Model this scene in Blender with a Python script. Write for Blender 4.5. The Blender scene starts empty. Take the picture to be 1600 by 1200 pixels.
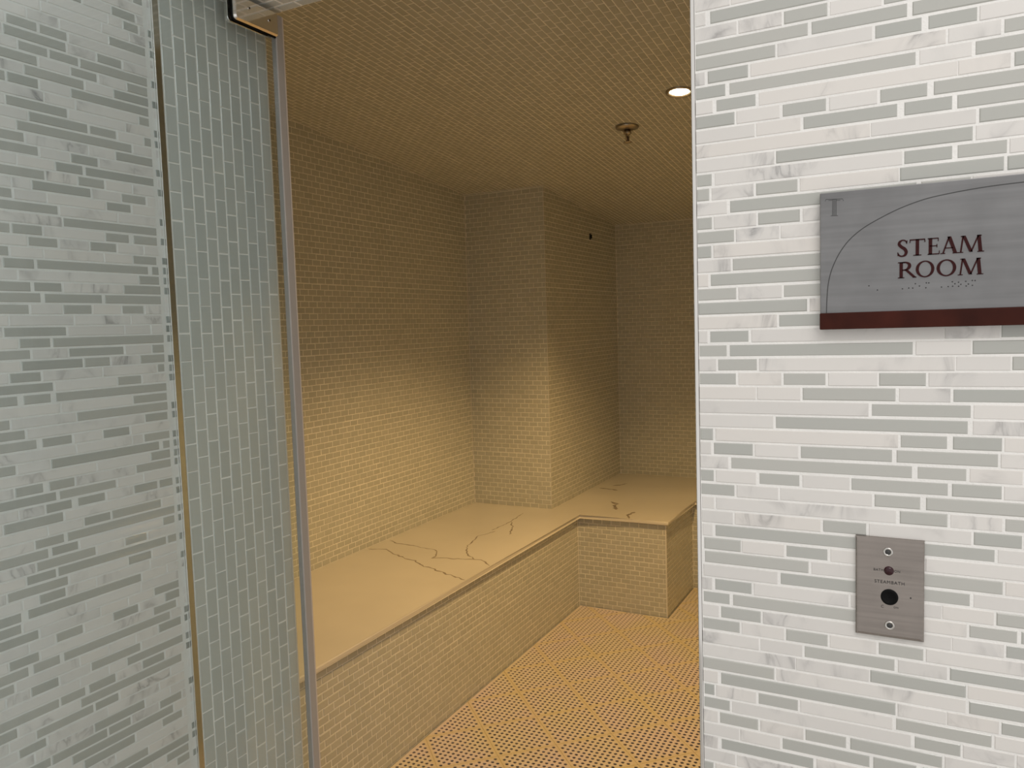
import bpy, bmesh, math, random
from mathutils import Matrix, Vector

# ---------------------------------------------------------------- camera
FPX = 1223.4
CAM = Vector((1.18903, -0.97728, 0.03453))
RT = Vector((0.88614, 0.46238, -0.03094)); UP = Vector((-0.00648, 0.07912, 0.99684)); FW = Vector((-0.46337, 0.88314, -0.07311))
scene = bpy.context.scene
COL = scene.collection
cam_d = bpy.data.cameras.new('camera'); cam_d.sensor_width = 36.0; cam_d.lens = FPX / 1600.0 * 36.0
cam_d.clip_start = 0.02
cam = bpy.data.objects.new('camera', cam_d); COL.objects.link(cam)
M = Matrix((RT, UP, -FW)).transposed().to_4x4(); M.translation = CAM
cam.matrix_world = M
scene.camera = cam

# ---------------------------------------------------------------- light
world = bpy.data.worlds.new('world'); scene.world = world; world.use_nodes = True
bg = world.node_tree.nodes['Background']
bg.inputs[0].default_value = (1.0, 0.985, 0.965, 1); bg.inputs[1].default_value = 0.81

def area(name, loc, sx, sy, power, color, rot):
    d = bpy.data.lights.new(name, 'AREA'); d.shape = 'RECTANGLE'; d.size = sx; d.size_y = sy; d.energy = power; d.color = color
    o = bpy.data.objects.new(name, d); COL.objects.link(o); o.location = loc; o.rotation_euler = rot
    return o
# unseen area light added above and behind the camera to brighten the hall walls
area('hall_fill_light', (1.8, -1.2, 1.12), 1.2, 0.6, 13, (1.0, 0.96, 0.92), (0, 0, 0))
LAMP = Vector((0.406, 1.892, 0.864))
LAMP_COL = (1.0, 0.64, 0.265)
LAMP_POWER = 132
vs = scene.view_settings
vs.view_transform = 'Standard'; vs.look = 'None'; vs.exposure = 0.0; vs.gamma = 1.0; vs.use_curve_mapping = False

# ---------------------------------------------------------------- measures of the place (metres)
D = 0.2545          # depth of the door reveal
W = 0.9459          # width of the door opening
YR = -0.017         # tile face of the door wall
XB, YA, XC, YC = -1.1047, 2.8845, -0.6128, 3.9961   # bench wall, column front, column side, back wall
XR = 1.20           # far right wall of the steam room
ZF, ZB = -1.482, -0.977                              # mat surface, bench top
XF, YN, XN, YS = -0.4286, 2.8313, 0.0586, 3.345     # bench front edges
ZS = 0.677          # soffit of the door opening
ZTOP = 1.30
KC, KX = 0.0900, -0.0066
def ceil_z(x, y): return 0.7851 - KC * (y - YA) + KX * (x - XB)

random.seed(7)
rnd = random.random
# ---------------------------------------------------------------- materials
MATS = {}
def nt(name):
    m = bpy.data.materials.new(name); m.use_nodes = True
    n = m.node_tree.nodes; l = m.node_tree.links
    MATS[name] = m
    return m, n, l, n['Principled BSDF']
def plain(name, col, rough=0.5, metal=0.0, spec=0.5, coat=0.0, bump=0.0, bscale=60, var=0.0, vscale=8):
    m, n, l, b = nt(name)
    b.inputs['Base Color'].default_value = (*col, 1); b.inputs['Roughness'].default_value = rough
    b.inputs['Metallic'].default_value = metal; b.inputs['Specular IOR Level'].default_value = spec
    b.inputs['Coat Weight'].default_value = coat
    g = n.new('ShaderNodeNewGeometry')
    if var > 0:
        t = n.new('ShaderNodeTexNoise'); t.inputs['Scale'].default_value = vscale; t.inputs['Detail'].default_value = 5
        l.new(g.outputs['Position'], t.inputs['Vector'])
        r = n.new('ShaderNodeMapRange'); r.inputs['From Min'].default_value = 0.3; r.inputs['From Max'].default_value = 0.7
        r.inputs['To Min'].default_value = 1 - var; r.inputs['To Max'].default_value = 1 + var
        l.new(t.outputs['Fac'], r.inputs['Value'])
        v = n.new('ShaderNodeVectorMath'); v.operation = 'SCALE'; v.inputs[0].default_value = col
        l.new(r.outputs[0], v.inputs['Scale']); l.new(v.outputs[0], b.inputs['Base Color'])
    if bump > 0:
        t2 = n.new('ShaderNodeTexNoise'); t2.inputs['Scale'].default_value = bscale; l.new(g.outputs['Position'], t2.inputs['Vector'])
        bp = n.new('ShaderNodeBump'); bp.inputs['Strength'].default_value = bump; bp.inputs['Distance'].default_value = 0.002
        l.new(t2.outputs['Fac'], bp.inputs['Height']); l.new(bp.outputs[0], b.inputs['Normal'])
    return m
def rand_value(n, l):
    oi = n.new('ShaderNodeObjectInfo'); g = n.new('ShaderNodeNewGeometry')
    a = n.new('ShaderNodeMath'); a.operation = 'ADD'; l.new(oi.outputs['Random'], a.inputs[0]); l.new(g.outputs['Random Per Island'], a.inputs[1])
    f = n.new('ShaderNodeMath'); f.operation = 'FRACT'; l.new(a.outputs[0], f.inputs[0])
    return f.outputs[0], g
def ramp(n, stops):
    r = n.new('ShaderNodeValToRGB'); e = r.color_ramp.elements
    while len(e) < len(stops): e.new(0.5)
    for el, (p, c) in zip(e, stops): el.position = p; el.color = (*c, 1)
    return r
def glass_tile_mat(name, lo, hi, rough, coat):
    m, n, l, b = nt(name)
    f, g = rand_value(n, l)
    r = ramp(n, [(0, lo), (1, hi)]); l.new(f, r.inputs[0])
    l.new(r.outputs[0], b.inputs['Base Color'])
    b.inputs['Roughness'].default_value = rough; b.inputs['Coat Weight'].default_value = coat; b.inputs['Coat Roughness'].default_value = 0.06
    t = n.new('ShaderNodeTexNoise'); t.inputs['Scale'].default_value = 18; l.new(g.outputs['Position'], t.inputs['Vector'])
    bp = n.new('ShaderNodeBump'); bp.inputs['Strength'].default_value = 0.08; bp.inputs['Distance'].default_value = 0.004
    l.new(t.outputs['Fac'], bp.inputs['Height']); l.new(bp.outputs[0], b.inputs['Normal']); l.new(bp.outputs[0], b.inputs['Coat Normal'])
    return m
def marble_mat(name, base, mid, vein, scale, rough):
    m, n, l, b = nt(name)
    f, g = rand_value(n, l)
    cmb = n.new('ShaderNodeCombineXYZ')
    mu = n.new('ShaderNodeMath'); mu.operation = 'MULTIPLY'; mu.inputs[1].default_value = 40.0; l.new(f, mu.inputs[0])
    for i in range(3): l.new(mu.outputs[0], cmb.inputs[i])
    ad = n.new('ShaderNodeVectorMath'); ad.operation = 'ADD'; l.new(g.outputs['Position'], ad.inputs[0]); l.new(cmb.outputs[0], ad.inputs[1])
    t = n.new('ShaderNodeTexNoise'); t.inputs['Scale'].default_value = scale; t.inputs['Detail'].default_value = 7; t.inputs['Distortion'].default_value = 1.6
    mp = n.new('ShaderNodeMapping'); mp.inputs['Rotation'].default_value = (0.3, 0.7, 0.4); mp.inputs['Scale'].default_value = (1, 1, 0.55)
    l.new(ad.outputs[0], mp.inputs[0]); l.new(mp.outputs[0], t.inputs['Vector'])
    # ridge: |noise-0.5|
    s = n.new('ShaderNodeMath'); s.operation = 'SUBTRACT'; s.inputs[1].default_value = 0.5; l.new(t.outputs['Fac'], s.inputs[0])
    a = n.new('ShaderNodeMath'); a.operation = 'ABSOLUTE'; l.new(s.outputs[0], a.inputs[0])
    t3 = n.new('ShaderNodeTexNoise'); t3.inputs['Scale'].default_value = scale * 0.8; t3.inputs['Detail'].default_value = 2; l.new(ad.outputs[0], t3.inputs['Vector'])
    mk = n.new('ShaderNodeMapRange'); mk.inputs['From Min'].default_value = 0.50; mk.inputs['From Max'].default_value = 0.74; l.new(t3.outputs['Fac'], mk.inputs['Value'])
    r = ramp(n, [(0.0, vein), (0.035, mid), (0.11, base), (1.0, base)]); l.new(a.outputs[0], r.inputs[0])
    mx = n.new('ShaderNodeMix'); mx.data_type = 'RGBA'; mx.inputs['A'].default_value = (*base, 1)
    l.new(mk.outputs[0], mx.inputs['Factor']); l.new(r.outputs[0], mx.inputs['B'])
    # slow tone change from tile to tile
    r2 = ramp(n, [(0, (0.93, 0.93, 0.93)), (0.5, (1, 1, 1)), (1, (1.0, 0.985, 0.97))]); l.new(f, r2.inputs[0])
    ml = n.new('ShaderNodeMix'); ml.data_type = 'RGBA'; ml.blend_type = 'MULTIPLY'; ml.inputs['Factor'].default_value = 1
    l.new(mx.outputs['Result'], ml.inputs['A']); l.new(r2.outputs[0], ml.inputs['B'])
    l.new(ml.outputs['Result'], b.inputs['Base Color'])
    b.inputs['Roughness'].default_value = rough
    return m
glass_tile_mat('glass_strip', (0.46, 0.465, 0.435), (0.525, 0.52, 0.485), 0.16, 0.35)
glass_tile_mat('glass_brick', (0.53, 0.555, 0.53), (0.58, 0.60, 0.57), 0.2, 0.25)
glass_tile_mat('steam_brick', (0.475, 0.47, 0.405), (0.525, 0.515, 0.445), 0.22, 0.2)  # copy of the reveal tile, the room's warm dim light put into its colour
marble_mat('marble_strip', (0.78, 0.755, 0.725), (0.62, 0.605, 0.59), (0.36, 0.35, 0.345), 15, 0.32)
plain('grout', (0.90, 0.885, 0.86), 0.85, bump=0.3, bscale=400, var=0.04, vscale=30)
plain('reveal_grout', (0.88, 0.87, 0.83), 0.8, bump=0.3, bscale=300, var=0.06, vscale=12)
plain('left_grout', (0.78, 0.775, 0.745), 0.85, bump=0.3, bscale=400, var=0.05, vscale=30)
plain('inner_grout', (0.77, 0.745, 0.66), 0.8, bump=0.3, bscale=300, var=0.06, vscale=12)  # darker, warmer grout copy; the dimness of the room is in its colour
plain('chrome', (0.78, 0.76, 0.73), 0.09, 1.0)
plain('chrome_satin', (0.62, 0.60, 0.57), 0.22, 1.0)
plain('black_rubber', (0.006, 0.006, 0.006), 0.6, spec=0.1)
plain('seal_plastic', (0.40, 0.365, 0.335), 0.5, spec=0.2)
plain('seal_highlight_tone', (0.62, 0.55, 0.48), 0.3)  # pale tone for the highlight painted along the seal
plain('slab_marble', (0.67, 0.63, 0.55), 0.28, coat=0.15, var=0.05, vscale=3)
plain('slab_vein', (0.27, 0.22, 0.16), 0.35, var=0.25, vscale=40)
plain('wood_bar', (0.045, 0.009, 0.005), 0.55, spec=0.15, var=0.35, vscale=25)
plain('letter_red', (0.035, 0.006, 0.006), 0.5, spec=0.15)
plain('groove_dark', (0.05, 0.05, 0.05), 0.5)
plain('lens_red', (0.03, 0.002, 0.006), 0.12)
plain('print_black', (0.01, 0.009, 0.008), 0.6)
plain('sprinkler_metal', (0.42, 0.36, 0.28), 0.3, 0.9)
plain('hall_stone', (0.55, 0.53, 0.50), 0.35, var=0.08, vscale=3)
plain('subfloor', (0.05, 0.022, 0.012), 0.8, spec=0.1, var=0.3, vscale=12)  # dark brown floor, shade of the void under the mats added to its colour
glass_tile_mat('glass_cut', (0.30, 0.32, 0.30), (0.38, 0.40, 0.38), 0.2, 0.25)
plain('edge_putty', (0.72, 0.69, 0.62), 0.6)

def brushed(name, col, rough, metal, axis_scale):
    m, n, l, b = nt(name)
    g = n.new('ShaderNodeNewGeometry'); mp = n.new('ShaderNodeMapping'); mp.inputs['Scale'].default_value = axis_scale
    l.new(g.outputs['Position'], mp.inputs[0])
    t = n.new('ShaderNodeTexNoise'); t.inputs['Scale'].default_value = 1.0; t.inputs['Detail'].default_value = 4; l.new(mp.outputs[0], t.inputs['Vector'])
    t2 = n.new('ShaderNodeTexNoise'); t2.inputs['Scale'].default_value = 22; t2.inputs['Detail'].default_value = 3; l.new(g.outputs['Position'], t2.inputs['Vector'])
    a = n.new('ShaderNodeMath'); a.operation = 'ADD'; l.new(t.outputs['Fac'], a.inputs[0]); l.new(t2.outputs['Fac'], a.inputs[1])
    r = ramp(n, [(0.35, tuple(c * 0.86 for c in col)), (0.65, tuple(c * 1.1 for c in col))])
    h = n.new('ShaderNodeMath'); h.operation = 'MULTIPLY'; h.inputs[1].default_value = 0.5; l.new(a.outputs[0], h.inputs[0])
    l.new(h.outputs[0], r.inputs[0]); l.new(r.outputs[0], b.inputs['Base Color'])
    b.inputs['Roughness'].default_value = rough; b.inputs['Metallic'].default_value = metal
    return m
brushed('sign_metal', (0.24, 0.238, 0.24), 0.30, 0.85, (6, 6, 160))
brushed('plate_steel', (0.31, 0.275, 0.25), 0.26, 0.9, (8, 8, 300))

def mat_plastic():
    m, n, l, b = nt('mat_plastic')
    tc = n.new('ShaderNodeTexCoord'); sp = n.new('ShaderNodeSeparateXYZ'); l.new(tc.outputs['Object'], sp.inputs[0])
    # |x|+|y| = distance towards the rim of the diamond
    ax = n.new('ShaderNodeMath'); ax.operation = 'ABSOLUTE'; l.new(sp.outputs[0], ax.inputs[0])
    ay = n.new('ShaderNodeMath'); ay.operation = 'ABSOLUTE'; l.new(sp.outputs[1], ay.inputs[0])
    s = n.new('ShaderNodeMath'); s.operation = 'ADD'; l.new(ax.outputs[0], s.inputs[0]); l.new(ay.outputs[0], s.inputs[1])
    mr = n.new('ShaderNodeMapRange'); mr.inputs['From Min'].default_value = 0.128; mr.inputs['From Max'].default_value = 0.150; l.new(s.outputs[0], mr.inputs['Value'])
    g = n.new('ShaderNodeNewGeometry'); t = n.new('ShaderNodeTexNoise'); t.inputs['Scale'].default_value = 5; t.inputs['Detail'].default_value = 4; l.new(g.outputs['Position'], t.inputs['Vector'])
    r = ramp(n, [(0.38, (0.66, 0.55, 0.50)), (0.62, (0.66, 0.57, 0.43))]); l.new(t.outputs['Fac'], r.inputs[0])
    t2 = n.new('ShaderNodeTexNoise'); t2.inputs['Scale'].default_value = 160; l.new(g.outputs['Position'], t2.inputs['Vector'])
    mm = n.new('ShaderNodeMath'); mm.operation = 'MULTIPLY'; l.new(mr.outputs[0], mm.inputs[0]); l.new(t2.outputs['Fac'], mm.inputs[1])
    mx = n.new('ShaderNodeMix'); mx.data_type = 'RGBA'; l.new(mm.outputs[0], mx.inputs['Factor']); l.new(r.outputs[0], mx.inputs['A'])
    mx.inputs['B'].default_value = (0.60, 0.48, 0.21, 1)
    l.new(mx.outputs['Result'], b.inputs['Base Color']); b.inputs['Roughness'].default_value = 0.5
mat_plastic()

def door_glass():
    m, n, l, b = nt('door_glass'); n.remove(b)
    out = n['Material Output']
    tr = n.new('ShaderNodeBsdfTransparent'); tr.inputs[0].default_value = (0.935, 0.962, 0.966, 1)
    gl = n.new('ShaderNodeBsdfGlossy'); gl.inputs['Roughness'].default_value = 0.02
    lw = n.new('ShaderNodeLayerWeight'); lw.inputs['Blend'].default_value = 0.5
    pw = n.new('ShaderNodeMath'); pw.operation = 'POWER'; pw.inputs[1].default_value = 5.0; l.new(lw.outputs['Facing'], pw.inputs[0])
    fr = n.new('ShaderNodeMath'); fr.operation = 'MULTIPLY_ADD'; fr.inputs[1].default_value = 0.96; fr.inputs[2].default_value = 0.04; l.new(pw.outputs[0], fr.inputs[0])
    mx = n.new('ShaderNodeMixShader'); l.new(fr.outputs[0], mx.inputs[0]); l.new(tr.outputs[0], mx.inputs[1]); l.new(gl.outputs[0], mx.inputs[2])
    l.new(mx.outputs[0], out.inputs[0])
door_glass()
def emit(name, col, s):
    m, n, l, b = nt(name); b.inputs['Base Color'].default_value = (*col, 1)
    b.inputs['Emission Color'].default_value = (*col, 1); b.inputs['Emission Strength'].default_value = s
emit('bulb_glow', (1.0, 0.82, 0.52), 40)

# ---------------------------------------------------------------- mesh helpers
def link(name, me, mat, parent=None):
    if mat and not me.materials: me.materials.append(MATS[mat])
    o = bpy.data.objects.new(name, me); COL.objects.link(o)
    if parent: o.parent = parent
    return o
def tag(o, label=None, cat=None, group=None, kind=None):
    if label: o['label'] = label
    if cat: o['category'] = cat
    if group: o['group'] = group
    if kind: o['kind'] = kind
    return o
def empty(name, loc=(0, 0, 0)):
    o = bpy.data.objects.new(name, None); COL.objects.link(o); o.location = loc; o.empty_display_size = 0.05
    return o
def bm_mesh(name, bm, smooth=False):
    bmesh.ops.recalc_face_normals(bm, faces=bm.faces[:])
    me = bpy.data.meshes.new(name); bm.to_mesh(me); bm.free()
    if smooth:
        for p in me.polygons: p.use_smooth = True
    return me
def add_box(bm, a, b, bev=0.0, seg=2):
    r = bmesh.ops.create_cube(bm, size=1.0)
    vs_ = r['verts']
    for v in vs_:
        v.co = Vector([(a[i] + b[i]) / 2 + v.co[i] * (b[i] - a[i]) for i in range(3)])
    if bev > 0:
        es = list({e for v in vs_ for e in v.link_edges})
        bmesh.ops.bevel(bm, geom=es, offset=bev, segments=seg, affect='EDGES', profile=0.5)
def box(name, a, b, mat, parent=None, bev=0.0, seg=2):
    bm = bmesh.new(); add_box(bm, a, b, bev, seg)
    return link(name, bm_mesh(name, bm), mat, parent)
def frame(O, U, V):
    U = Vector(U).normalized(); V = Vector(V).normalized(); N = U.cross(V)
    m = Matrix((U, V, N)).transposed().to_4x4(); m.translation = Vector(O)
    return m
def prism(bm, poly, z0, z1):
    lo = [bm.verts.new((x, y, z0)) for x, y in poly]; hi = [bm.verts.new((x, y, z1)) for x, y in poly]
    n = len(poly)
    bm.faces.new(hi); bm.faces.new(lo[::-1])
    for i in range(n): bm.faces.new((lo[i], lo[(i + 1) % n], hi[(i + 1) % n], hi[i]))
def lathe(bm, prof, segs=32, c=(0, 0, 0), close=False):
    rings = []
    for r, z in prof:
        rings.append([bm.verts.new((c[0] + r * math.cos(2 * math.pi * i / segs), c[1] + r * math.sin(2 * math.pi * i / segs), c[2] + z)) for i in range(segs)])
    for a, b in zip(rings, rings[1:]):
        for i in range(segs): bm.faces.new((a[i], a[(i + 1) % segs], b[(i + 1) % segs], b[i]))
    if close: bm.faces.new(rings[0]); bm.faces.new(rings[-1])

def project(p):
    d = Vector(p) - CAM; z = d.dot(FW)
    if z < 0.05: return None
    return 800 + FPX * d.dot(RT) / z, 600 - FPX * d.dot(UP) / z, z

TILE_MESH = {}
def tile_mesh(w, h, t, bev, mat):
    k = (round(w, 4), round(h, 4), mat)
    if k in TILE_MESH: return TILE_MESH[k]
    w, h = k[0], k[1]
    bev = min(bev, w * 0.3, h * 0.3)
    vsx = []
    for (dx, z) in ((0, -t), (0, -bev * 0.8), (bev, 0)):
        for sx, sy in ((-1, -1), (1, -1), (1, 1), (-1, 1)): vsx.append((sx * (w / 2 - dx), sy * (h / 2 - dx), z))
    f = [(8, 9, 10, 11)]
    for a in (0, 4):
        for i in range(4): f.append((a + i, a + (i + 1) % 4, a + 4 + (i + 1) % 4, a + 4 + i))
    me = bpy.data.meshes.new('tile'); me.from_pydata(vsx, [], f); me.materials.append(MATS[mat])
    TILE_MESH[k] = me
    return me
def put_tile(name, fr, u, v, w, h, mat, parent, t=0.004, bev=0.0011, dz=0.0, rot=0.0):
    o = bpy.data.objects.new(name, tile_mesh(w, h, t, bev, mat)); COL.objects.link(o); o.parent = parent
    m = fr @ Matrix.Translation((u, v, dz))
    if rot: m = m @ Matrix.Rotation(rot, 4, 'Z')
    o.matrix_local = m
    return o
def stuff_tiles(name, rects, mat, parent, t=0.004, bev=0.0011):
    """rects: (frame, u, v, w, h, dz); one joined mesh of small bevelled tiles"""
    vv = []; ff = []
    for fr, u, v, w, h, dz in rects:
        b = len(vv); be = min(bev, w * 0.3, h * 0.3)
        for (dx, z) in ((0, -t), (0, dz - be * 0.8), (be, dz)):
            dx2 = dx
            for sx, sy in ((-1, -1), (1, -1), (1, 1), (-1, 1)):
                vv.append(fr @ Vector((u + sx * (w / 2 - dx2), v + sy * (h / 2 - dx2), z)))
        ff.append((b + 8, b + 9, b + 10, b + 11))
        for c in (b, b + 4):
            for i in range(4): ff.append((c + i, c + (i + 1) % 4, c + 4 + (i + 1) % 4, c + 4 + i))
    me = bpy.data.meshes.new(name); me.from_pydata([tuple(x) for x in vv], [], ff); me.materials.append(MATS[mat])
    o = link(name, me, None, parent); o['kind'] = 'stuff'
    return o
def in_doorway(x, y): return 455 + 0.04 * y < x < 1076 and 0 < y < 1200
def brick_field(parent, fields, mat='steam_brick', bev=0.0020, nparts=300, view=in_doorway, name='tile', seed=1):
    """fields: (frame, u0, u1, v0, v1, first row edge, offset, sheet, keep); tiles 1 x 2 inch in running bond, wider joints between the 12 inch sheets"""
    R = random.Random(seed); rects = []
    P, Q, G = 0.0254, 0.0508, 0.0022
    for fr, u0, u1, v0, v1, off, keep in fields:
        k = 0; v = v0
        drift = R.uniform(-.004, .004)
        while v < v1 - 0.003:
            h = min(P, v1 - v)
            if k % 12 == 0: drift = R.uniform(-.007, .007)
            u = u0 - Q + (off + (Q / 2 if k % 2 else 0) + drift) % Q
            gv = G + (0.0012 if k % 12 == 11 else 0)
            while u < u1:
                a, b = max(u, u0), min(u + Q, u1)
                if b - a > 0.006:
                    c = ((a + b) / 2, v + (h - gv) / 2 + G / 2)
                    if keep is None or keep(*c):
                        rects.append((fr, c[0] + R.uniform(-.0004, .0004), c[1] + R.uniform(-.0003, .0003), b - a - G, h - gv, R.uniform(-.0004, .0003)))
                u += Q
            v += P; k += 1
    scored = []
    for i, r in enumerate(rects):
        s = 0
        pc = project(r[0] @ Vector((r[1], r[2], 0)))
        if pc and view(pc[0], pc[1]):
            p1 = project(r[0] @ Vector((r[1] + r[3] / 2, r[2], 0))); p2 = project(r[0] @ Vector((r[1], r[2] + r[4] / 2, 0)))
            s = abs((p1[0] - pc[0]) * (p2[1] - pc[1]) - (p1[1] - pc[1]) * (p2[0] - pc[0]))
        scored.append((-s, i))
    scored.sort()
    pick = {i for s, i in scored[:nparts] if s < 0}
    rest = []
    for i, r in enumerate(rects):
        if i in pick: put_tile(name, r[0], r[1], r[2], r[3], r[4], mat, parent, dz=r[5], bev=bev)
        else: rest.append(r)
    if rest: stuff_tiles(name + '_field', rest, mat, parent, bev=bev)
    return len(rects)

# ================================================================ the setting
GR = 0.0008      # joints lie this far behind the tile faces
floor_ = tag(box('floor', (-1.4, -2.6, ZF - 0.15), (2.6, 4.2, ZF - 0.030), 'subfloor'), 'brown floor below the perforated mats, coloured darker for the shade under them', 'floor', kind='structure')
hall = tag(box('floor_hall', (-0.2, -2.6, ZF - 0.030), (2.6, D * 0.4, ZF - 0.001), 'hall_stone'), 'pale stone floor of the hall outside the door', 'floor', kind='structure')

# ---- left mosaic wall of the hall
wall_left = tag(box('wall_left', (-0.16, -2.4, ZF - 0.03), (-GR, -0.0005, ZTOP), 'left_grout'), 'hall wall of thin glass and marble strips left of the steam room opening, seen through the open glass door', 'wall', kind='structure')
FL = frame((0, 0, 0), (0, 1, 0), (0, 0, 1))
PL, OL = 0.0170, 0.0150
LEFT = "35:-501,-290;33:-1657,-1454 -928,-485;32:-729,-438;30:-1016,-304;29:-2666,-2206 -2177,-1734;28:-2715,-1768 -1252,-803;27:-2518,-2066 -2047,-1571 -1555,-325;26:-4200,-2244 -1716,-1266 -734,-326;25:-2454,-1510 -988,-325;24:-4200,-2739 -2713,-2252 -1736,-324;23:-539,-338;22:-2757,-1823;21:-2435,-1495 -1462,-986 -464,-350;20:-2626,-712;19:-4200,-2526 -1024,-337;18:-4200,-2328 -1812,-1356;17:-2073,-1627 -1583,-349;16:-4200,-2255 -1721,-1269;15:-2463,-1517 -968,-503;14:-4200,-2767 -1255,-801;13:-4200,-2083;12:-2014,-349;11:-4200,-2838 -2810,-2358 -1310,-874 -798,-349;10:-2584,-2126 -1591,-1125;9:-4200,-2881 -827,-361;8:-2972,-2518 -2480,-540 -476,-342;7:-737,-342;6:-4200,-2597 -2550,-2111 -1040,-334;5:-4200,-2456 -2400,-1443 -1398,-340;4:-4200,-2646 -2112,-1640 -1096,-680;2:-3039,-2090;1:-2827,-2357 -2322,-346;0:-4200,-2674 -2073,-1112 -565,-331;-1:-2819,-1854 -1830,-1383 -813,-343;-2:-3006,-2543 -481,-328;-3:-4200,-2361 -1267,-818;-4:-4200,-2915 -2835,-2412 -2341,-332;-5:-1000,-327;-6:-4200,-3056 -2019,-341;-7:-4200,-2843 -789,-318;-8:-4200,-2682 -2603,-2121 -1591,-1106;-9:-838,-351;-10:-4200,-3021 -2484,-549 -478,-332;-11:-729,-331;-12:-3055,-2635 -2545,-2133 -1032,-343;-13:-4200,-2437 -2397,-1420;-14:-2619,-2201 -2105,-1629 -1095,-632 -600,-321;-15:-3258,-2359;-16:-2023,-1556 -1534,-587;-17:-2824,-2365 -2318,-339;-18:-4200,-2632 -2580,-2145 -569,-315;-19:-2825,-1862 -1329,-909;-20:-2987,-2530 -2504,-530 -502,-312;-21:-3281,-2354 -1294,-845;-22:-2821,-2407;-23:-4200,-3103 -3009,-1074;-24:-4200,-3116;-25:-4200,-2871 -838,-309;-26:-2613,-2172 -1638,-1168 -627,-320;-27:-3332,-2891 -876,-402;-28:-4200,-3063 -2993,-2577 -2515,-550;-29:-4200,-3283 -796,-330;-30:-3049,-2623 -2078,-1175;-31:-1443,-328;-32:-4200,-2639 -2615,-2205 -2144,-1673 -1160,-721;-33:-4200,-3297 -2297,-366;-34:-3021,-2087 -2061,-1639;-35:-3292,-2879;-36:-2097,-1174;-37:-3162,-2832 -2813,-1887 -1859,-1447 -876,-417;-38:-2503,-610;-39:-2311,-1399 -848,-428;-41:-1884,-1161;-42:-1566,-354;-43:-808,-335;-44:-599,-347"
left_rows = {}
for rw in LEFT.split(';'):
    k, v = rw.split(':')
    left_rows[int(k)] = [tuple(int(q) / 1e4 for q in t.split(',')) for t in v.split()]
SLIV = [int(round((z - OL) / PL)) for z in (.56, .5405, .5241, .4722, .4365, .3865, .3687, .3172, .2826, .2293, .2104, .1757, .1578, .142, .1252, .0731, .0526, .0367, .0013, -.0147, -.0309, -.0849, -.102, -.137, -.1536, -.1705, -.1873, -.2217, -.2405, -.2736, -.2913, -.3244, -.36, -.4637, -.4794, -.5125, -.5291, -.5987, -.681, -.7001, -.7385)]
G2 = 0.0024
def split_gap(R, a, b):
    """marble pieces of 48, 98 or 198 mm filling a..b"""
    out = []
    while b - a > 0.004:
        w = R.choice((0.0479, 0.0979, 0.0979, 0.1979))
        if b - a < w + 0.02: w = b - a
        out.append((a, min(a + w, b))); a += w + G2
    return out
R1 = random.Random(11)
st_g, st_m = [], []
for k in range(-88, 76):
    z = OL + k * PL
    if z < ZF + 0.01 or z > ZTOP - 0.01: continue
    yend = -0.0322 + R1.uniform(-.0012, .0012)
    seen = -45 <= k <= 36
    gl = left_rows.get(k, [])
    if not seen:
        gl = []; y = -0.42 + R1.uniform(0, .1)
        while y < yend - .06:
            w = R1.choice((.0479, .0479, .0979, .1979)); gl.append((y, min(y + w, yend))); y += w + R1.choice((.05, .1, .15, .2)) + G2
    ys = -0.365 - .12 * R1.random()
    if gl and gl[0][0] < -0.41: gl = [(ys, gl[0][1])] + gl[1:]
    y = ys
    pieces = []
    for a, b in gl:
        if a - y > 0.008: pieces += [('m', p, q) for p, q in split_gap(R1, y, a - G2)]
        if b > yend - 0.004: b = yend
        pieces.append(('g', a, b)); y = b + G2
    if yend - y > 0.005: pieces += [('m', p, q) for p, q in split_gap(R1, y, yend)]
    for kind, a, b in pieces:
        h = PL - G2 - 0.0001
        if seen: put_tile('glass_tile' if kind == 'g' else 'marble_tile', FL, (a + b) / 2, z, b - a, h, 'glass_strip' if kind == 'g' else 'marble_strip', wall_left, bev=0.0014 if kind == 'g' else 0.0006, dz=R1.uniform(-.0004, .0002), rot=R1.uniform(-.004, .004))
        else: (st_g if kind == 'g' else st_m).append((FL, (a + b) / 2, z, b - a, h, R1.uniform(-.0004, .0002)))
    # cut slivers against the metal edge
    if k in SLIV or (not seen and R1.random() < .5):
        w = R1.uniform(.0062, .0082)
        if seen: put_tile('tile_sliver', FL, -.0206 - .0012 * R1.random(), z + R1.uniform(-.001, .001), w, PL - .0050, 'glass_cut', wall_left, bev=.0012, dz=0, rot=R1.uniform(-.06, .06))
    elif R1.random() < .6:
        if seen: put_tile('tile_sliver', FL, -.0208, z, .0066, PL - .0032, 'marble_strip', wall_left, bev=.001, dz=-.0005, rot=R1.uniform(-.05, .05))
    # out of the frame towards the camera
    y = ys - G2
    while y > -1.5:
        w = R1.choice((.0479, .0979, .1979)); (st_g if R1.random() < .45 else st_m).append((FL, y - w / 2, z, w, PL - G2, 0)); y -= w + G2
stuff_tiles('glass_tile_field', st_g, 'glass_strip', wall_left)
stuff_tiles('marble_tile_field', st_m, 'marble_strip', wall_left)

# ---- polished metal edge between hall wall and door reveal
bm = bmesh.new(); add_box(bm, (-0.006, -0.0168, ZF), (0.0036, -0.0034, ZS + .3), 0.0016, 3)
tag(link('trim_1', bm_mesh('trim_1', bm), 'chrome'), 'polished metal edge strip between left mosaic wall and grey tiled reveal', 'edge trim', kind='structure')

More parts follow.
